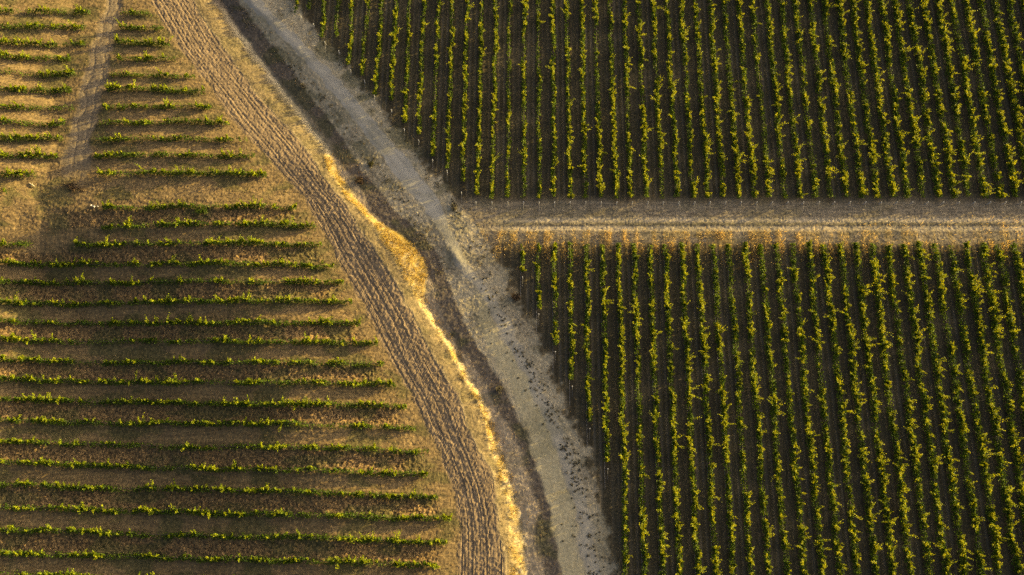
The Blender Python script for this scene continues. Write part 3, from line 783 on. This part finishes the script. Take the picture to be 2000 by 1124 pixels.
bush(725, 320, 0.5, 0.45, 'small green bush on the verge between ditch and gravel road', M_WEED, 300, 3)
bush(1008, 583, 0.8, 0.5, 'rusty brown bush beside the first short row of the lower vineyard', M_RUST, 380, 4)
bush(590, 165, 0.55, 0.5, 'dark green bush at the upper edge of the ditch', M_SCRUB, 300, 5)
bush(155, 373, 1.4, 0.35, 'low dry bush heap on the bare headland below the narrow path', M_RUST, 500, 6, 1.9)
bush(400, 418, 0.9, 0.8, 'green bush sprawling below the vine row under the headland', M_LEAF_SHADE_L, 420, 7, 1.5)
bush(976, 760, 0.6, 0.5, 'dark bush in the ditch near the bend of the dirt road', M_SCRUB, 320, 8)

M_WHITE = plain_material('white_plastic', (0.55, 0.55, 0.53), (0.7, 0.7, 0.68), 12, 0.5)
M_TIMBER = plain_material('bleached_timber', (0.42, 0.36, 0.22), (0.56, 0.49, 0.32), 10, 0.8)
def scrap(u, v, ang, l, w, label, seed):
    """a crumpled strip of white plastic lying on the soil"""
    q = np.random.default_rng(seed)
    X, Y = P(u, v); Z = float(tz(np.array([X]), np.array([Y]))[0])
    nu, nv = 9, 5
    a = np.linspace(-l / 2, l / 2, nu); b = np.linspace(-w / 2, w / 2, nv)
    A, B = np.meshgrid(a, b, indexing='ij')
    zz = 0.16 + 0.10 * np.sin(A * 9) + 0.07 * q.normal(size=A.shape) - 0.5 * B * B
    c, s = math.cos(ang), math.sin(ang)
    top = np.stack([A * c - B * s, A * s + B * c, zz], -1).reshape(-1, 3)
    bot = top - np.array([0, 0, 0.015])
    i = np.arange(nu * nv).reshape(nu, nv)
    f = np.stack([i[:-1, :-1], i[1:, :-1], i[1:, 1:], i[:-1, 1:]], -1).reshape(-1, 4)
    o = mesh_obj('plastic_scrap', np.vstack([top, bot]), np.vstack([f, f[:, ::-1] + nu * nv]), M_WHITE, None, True)
    o.location = (X, Y, Z)
    tag(o, label, 'plastic scrap', 'white scraps at the row end')
scrap(189, 410.5, -0.45, 0.75, 0.22, 'larger crumpled white plastic scrap lying left of the row end', 1)
scrap(198, 411, -0.8, 0.34, 0.2, 'smaller white plastic scrap touching the row end', 2)
X, Y = P(73, 372); Z = float(tz(np.array([X]), np.array([Y]))[0])
V, Fq = tube(np.array([[-0.42, 0.26, 0.12], [0, 0.0, 0.15], [0.42, -0.26, 0.11]]), [0.11, 0.10, 0.085], 8)
st = tube(np.array([[0.05, 0.0, 0.15], [0.13, 0.16, 0.22], [0.16, 0.30, 0.27]]), [0.05, 0.04, 0.02], 6)
V, Fq = join([(V, Fq), st])
o = mesh_obj('fallen_log', V, Fq, M_TIMBER); o.location = (X, Y, Z)
tag(o, 'pale bleached log lying on the headland near the left edge', 'log')

# ------------------------------------------------------------------ light
E, AZ = math.radians(7.6), math.radians(21.5)
to_sun = np.array([math.cos(AZ) * math.cos(E), math.sin(AZ) * math.cos(E), math.sin(E)])
sl = bpy.data.lights.new('sun', 'SUN'); sl.energy = 5.0; sl.angle = math.radians(0.6); sl.color = (1.0, 0.73, 0.24)
so = bpy.data.objects.new('sun', sl); COL.objects.link(so)
from mathutils import Vector
so.rotation_euler = Vector((-to_sun[0], -to_sun[1], -to_sun[2])).to_track_quat('-Z', 'Y').to_euler()
so.location = (60, 20, 60)
w = bpy.data.worlds.new('World'); scene.world = w; w.use_nodes = True
nt = w.node_tree
bg = nt.nodes['Background']
sky = nt.nodes.new('ShaderNodeTexSky'); sky.sky_type = 'NISHITA'; sky.sun_disc = False
sky.sun_elevation = E; sky.sun_rotation = math.pi / 2 - AZ
sky.air_density = 0.35; sky.dust_density = 8.0; sky.ozone_density = 0.1
nt.links.new(sky.outputs[0], bg.inputs[0]); bg.inputs[1].default_value = 0.135

# ------------------------------------------------------------------ camera and view
cd = bpy.data.cameras.new('camera'); cam = bpy.data.objects.new('camera', cd); COL.objects.link(cam)
cd.sensor_width = 36.0; cd.lens = 36.0 * F / W0; cd.clip_start = 1.0; cd.clip_end = 8000.0
cam.location = CAM; cam.rotation_euler = (TH, 0, 0)
scene.camera = cam
vs = scene.view_settings
vs.view_transform = 'Standard'; vs.look = 'None'; vs.gamma = 1.0; vs.use_curve_mapping = False
vs.exposure = 1.58
scene.cycles.max_bounces = 5; scene.cycles.diffuse_bounces = 3; scene.cycles.transmission_bounces = 4; scene.cycles.transparent_max_bounces = 4
scene.cycles.use_denoising = False
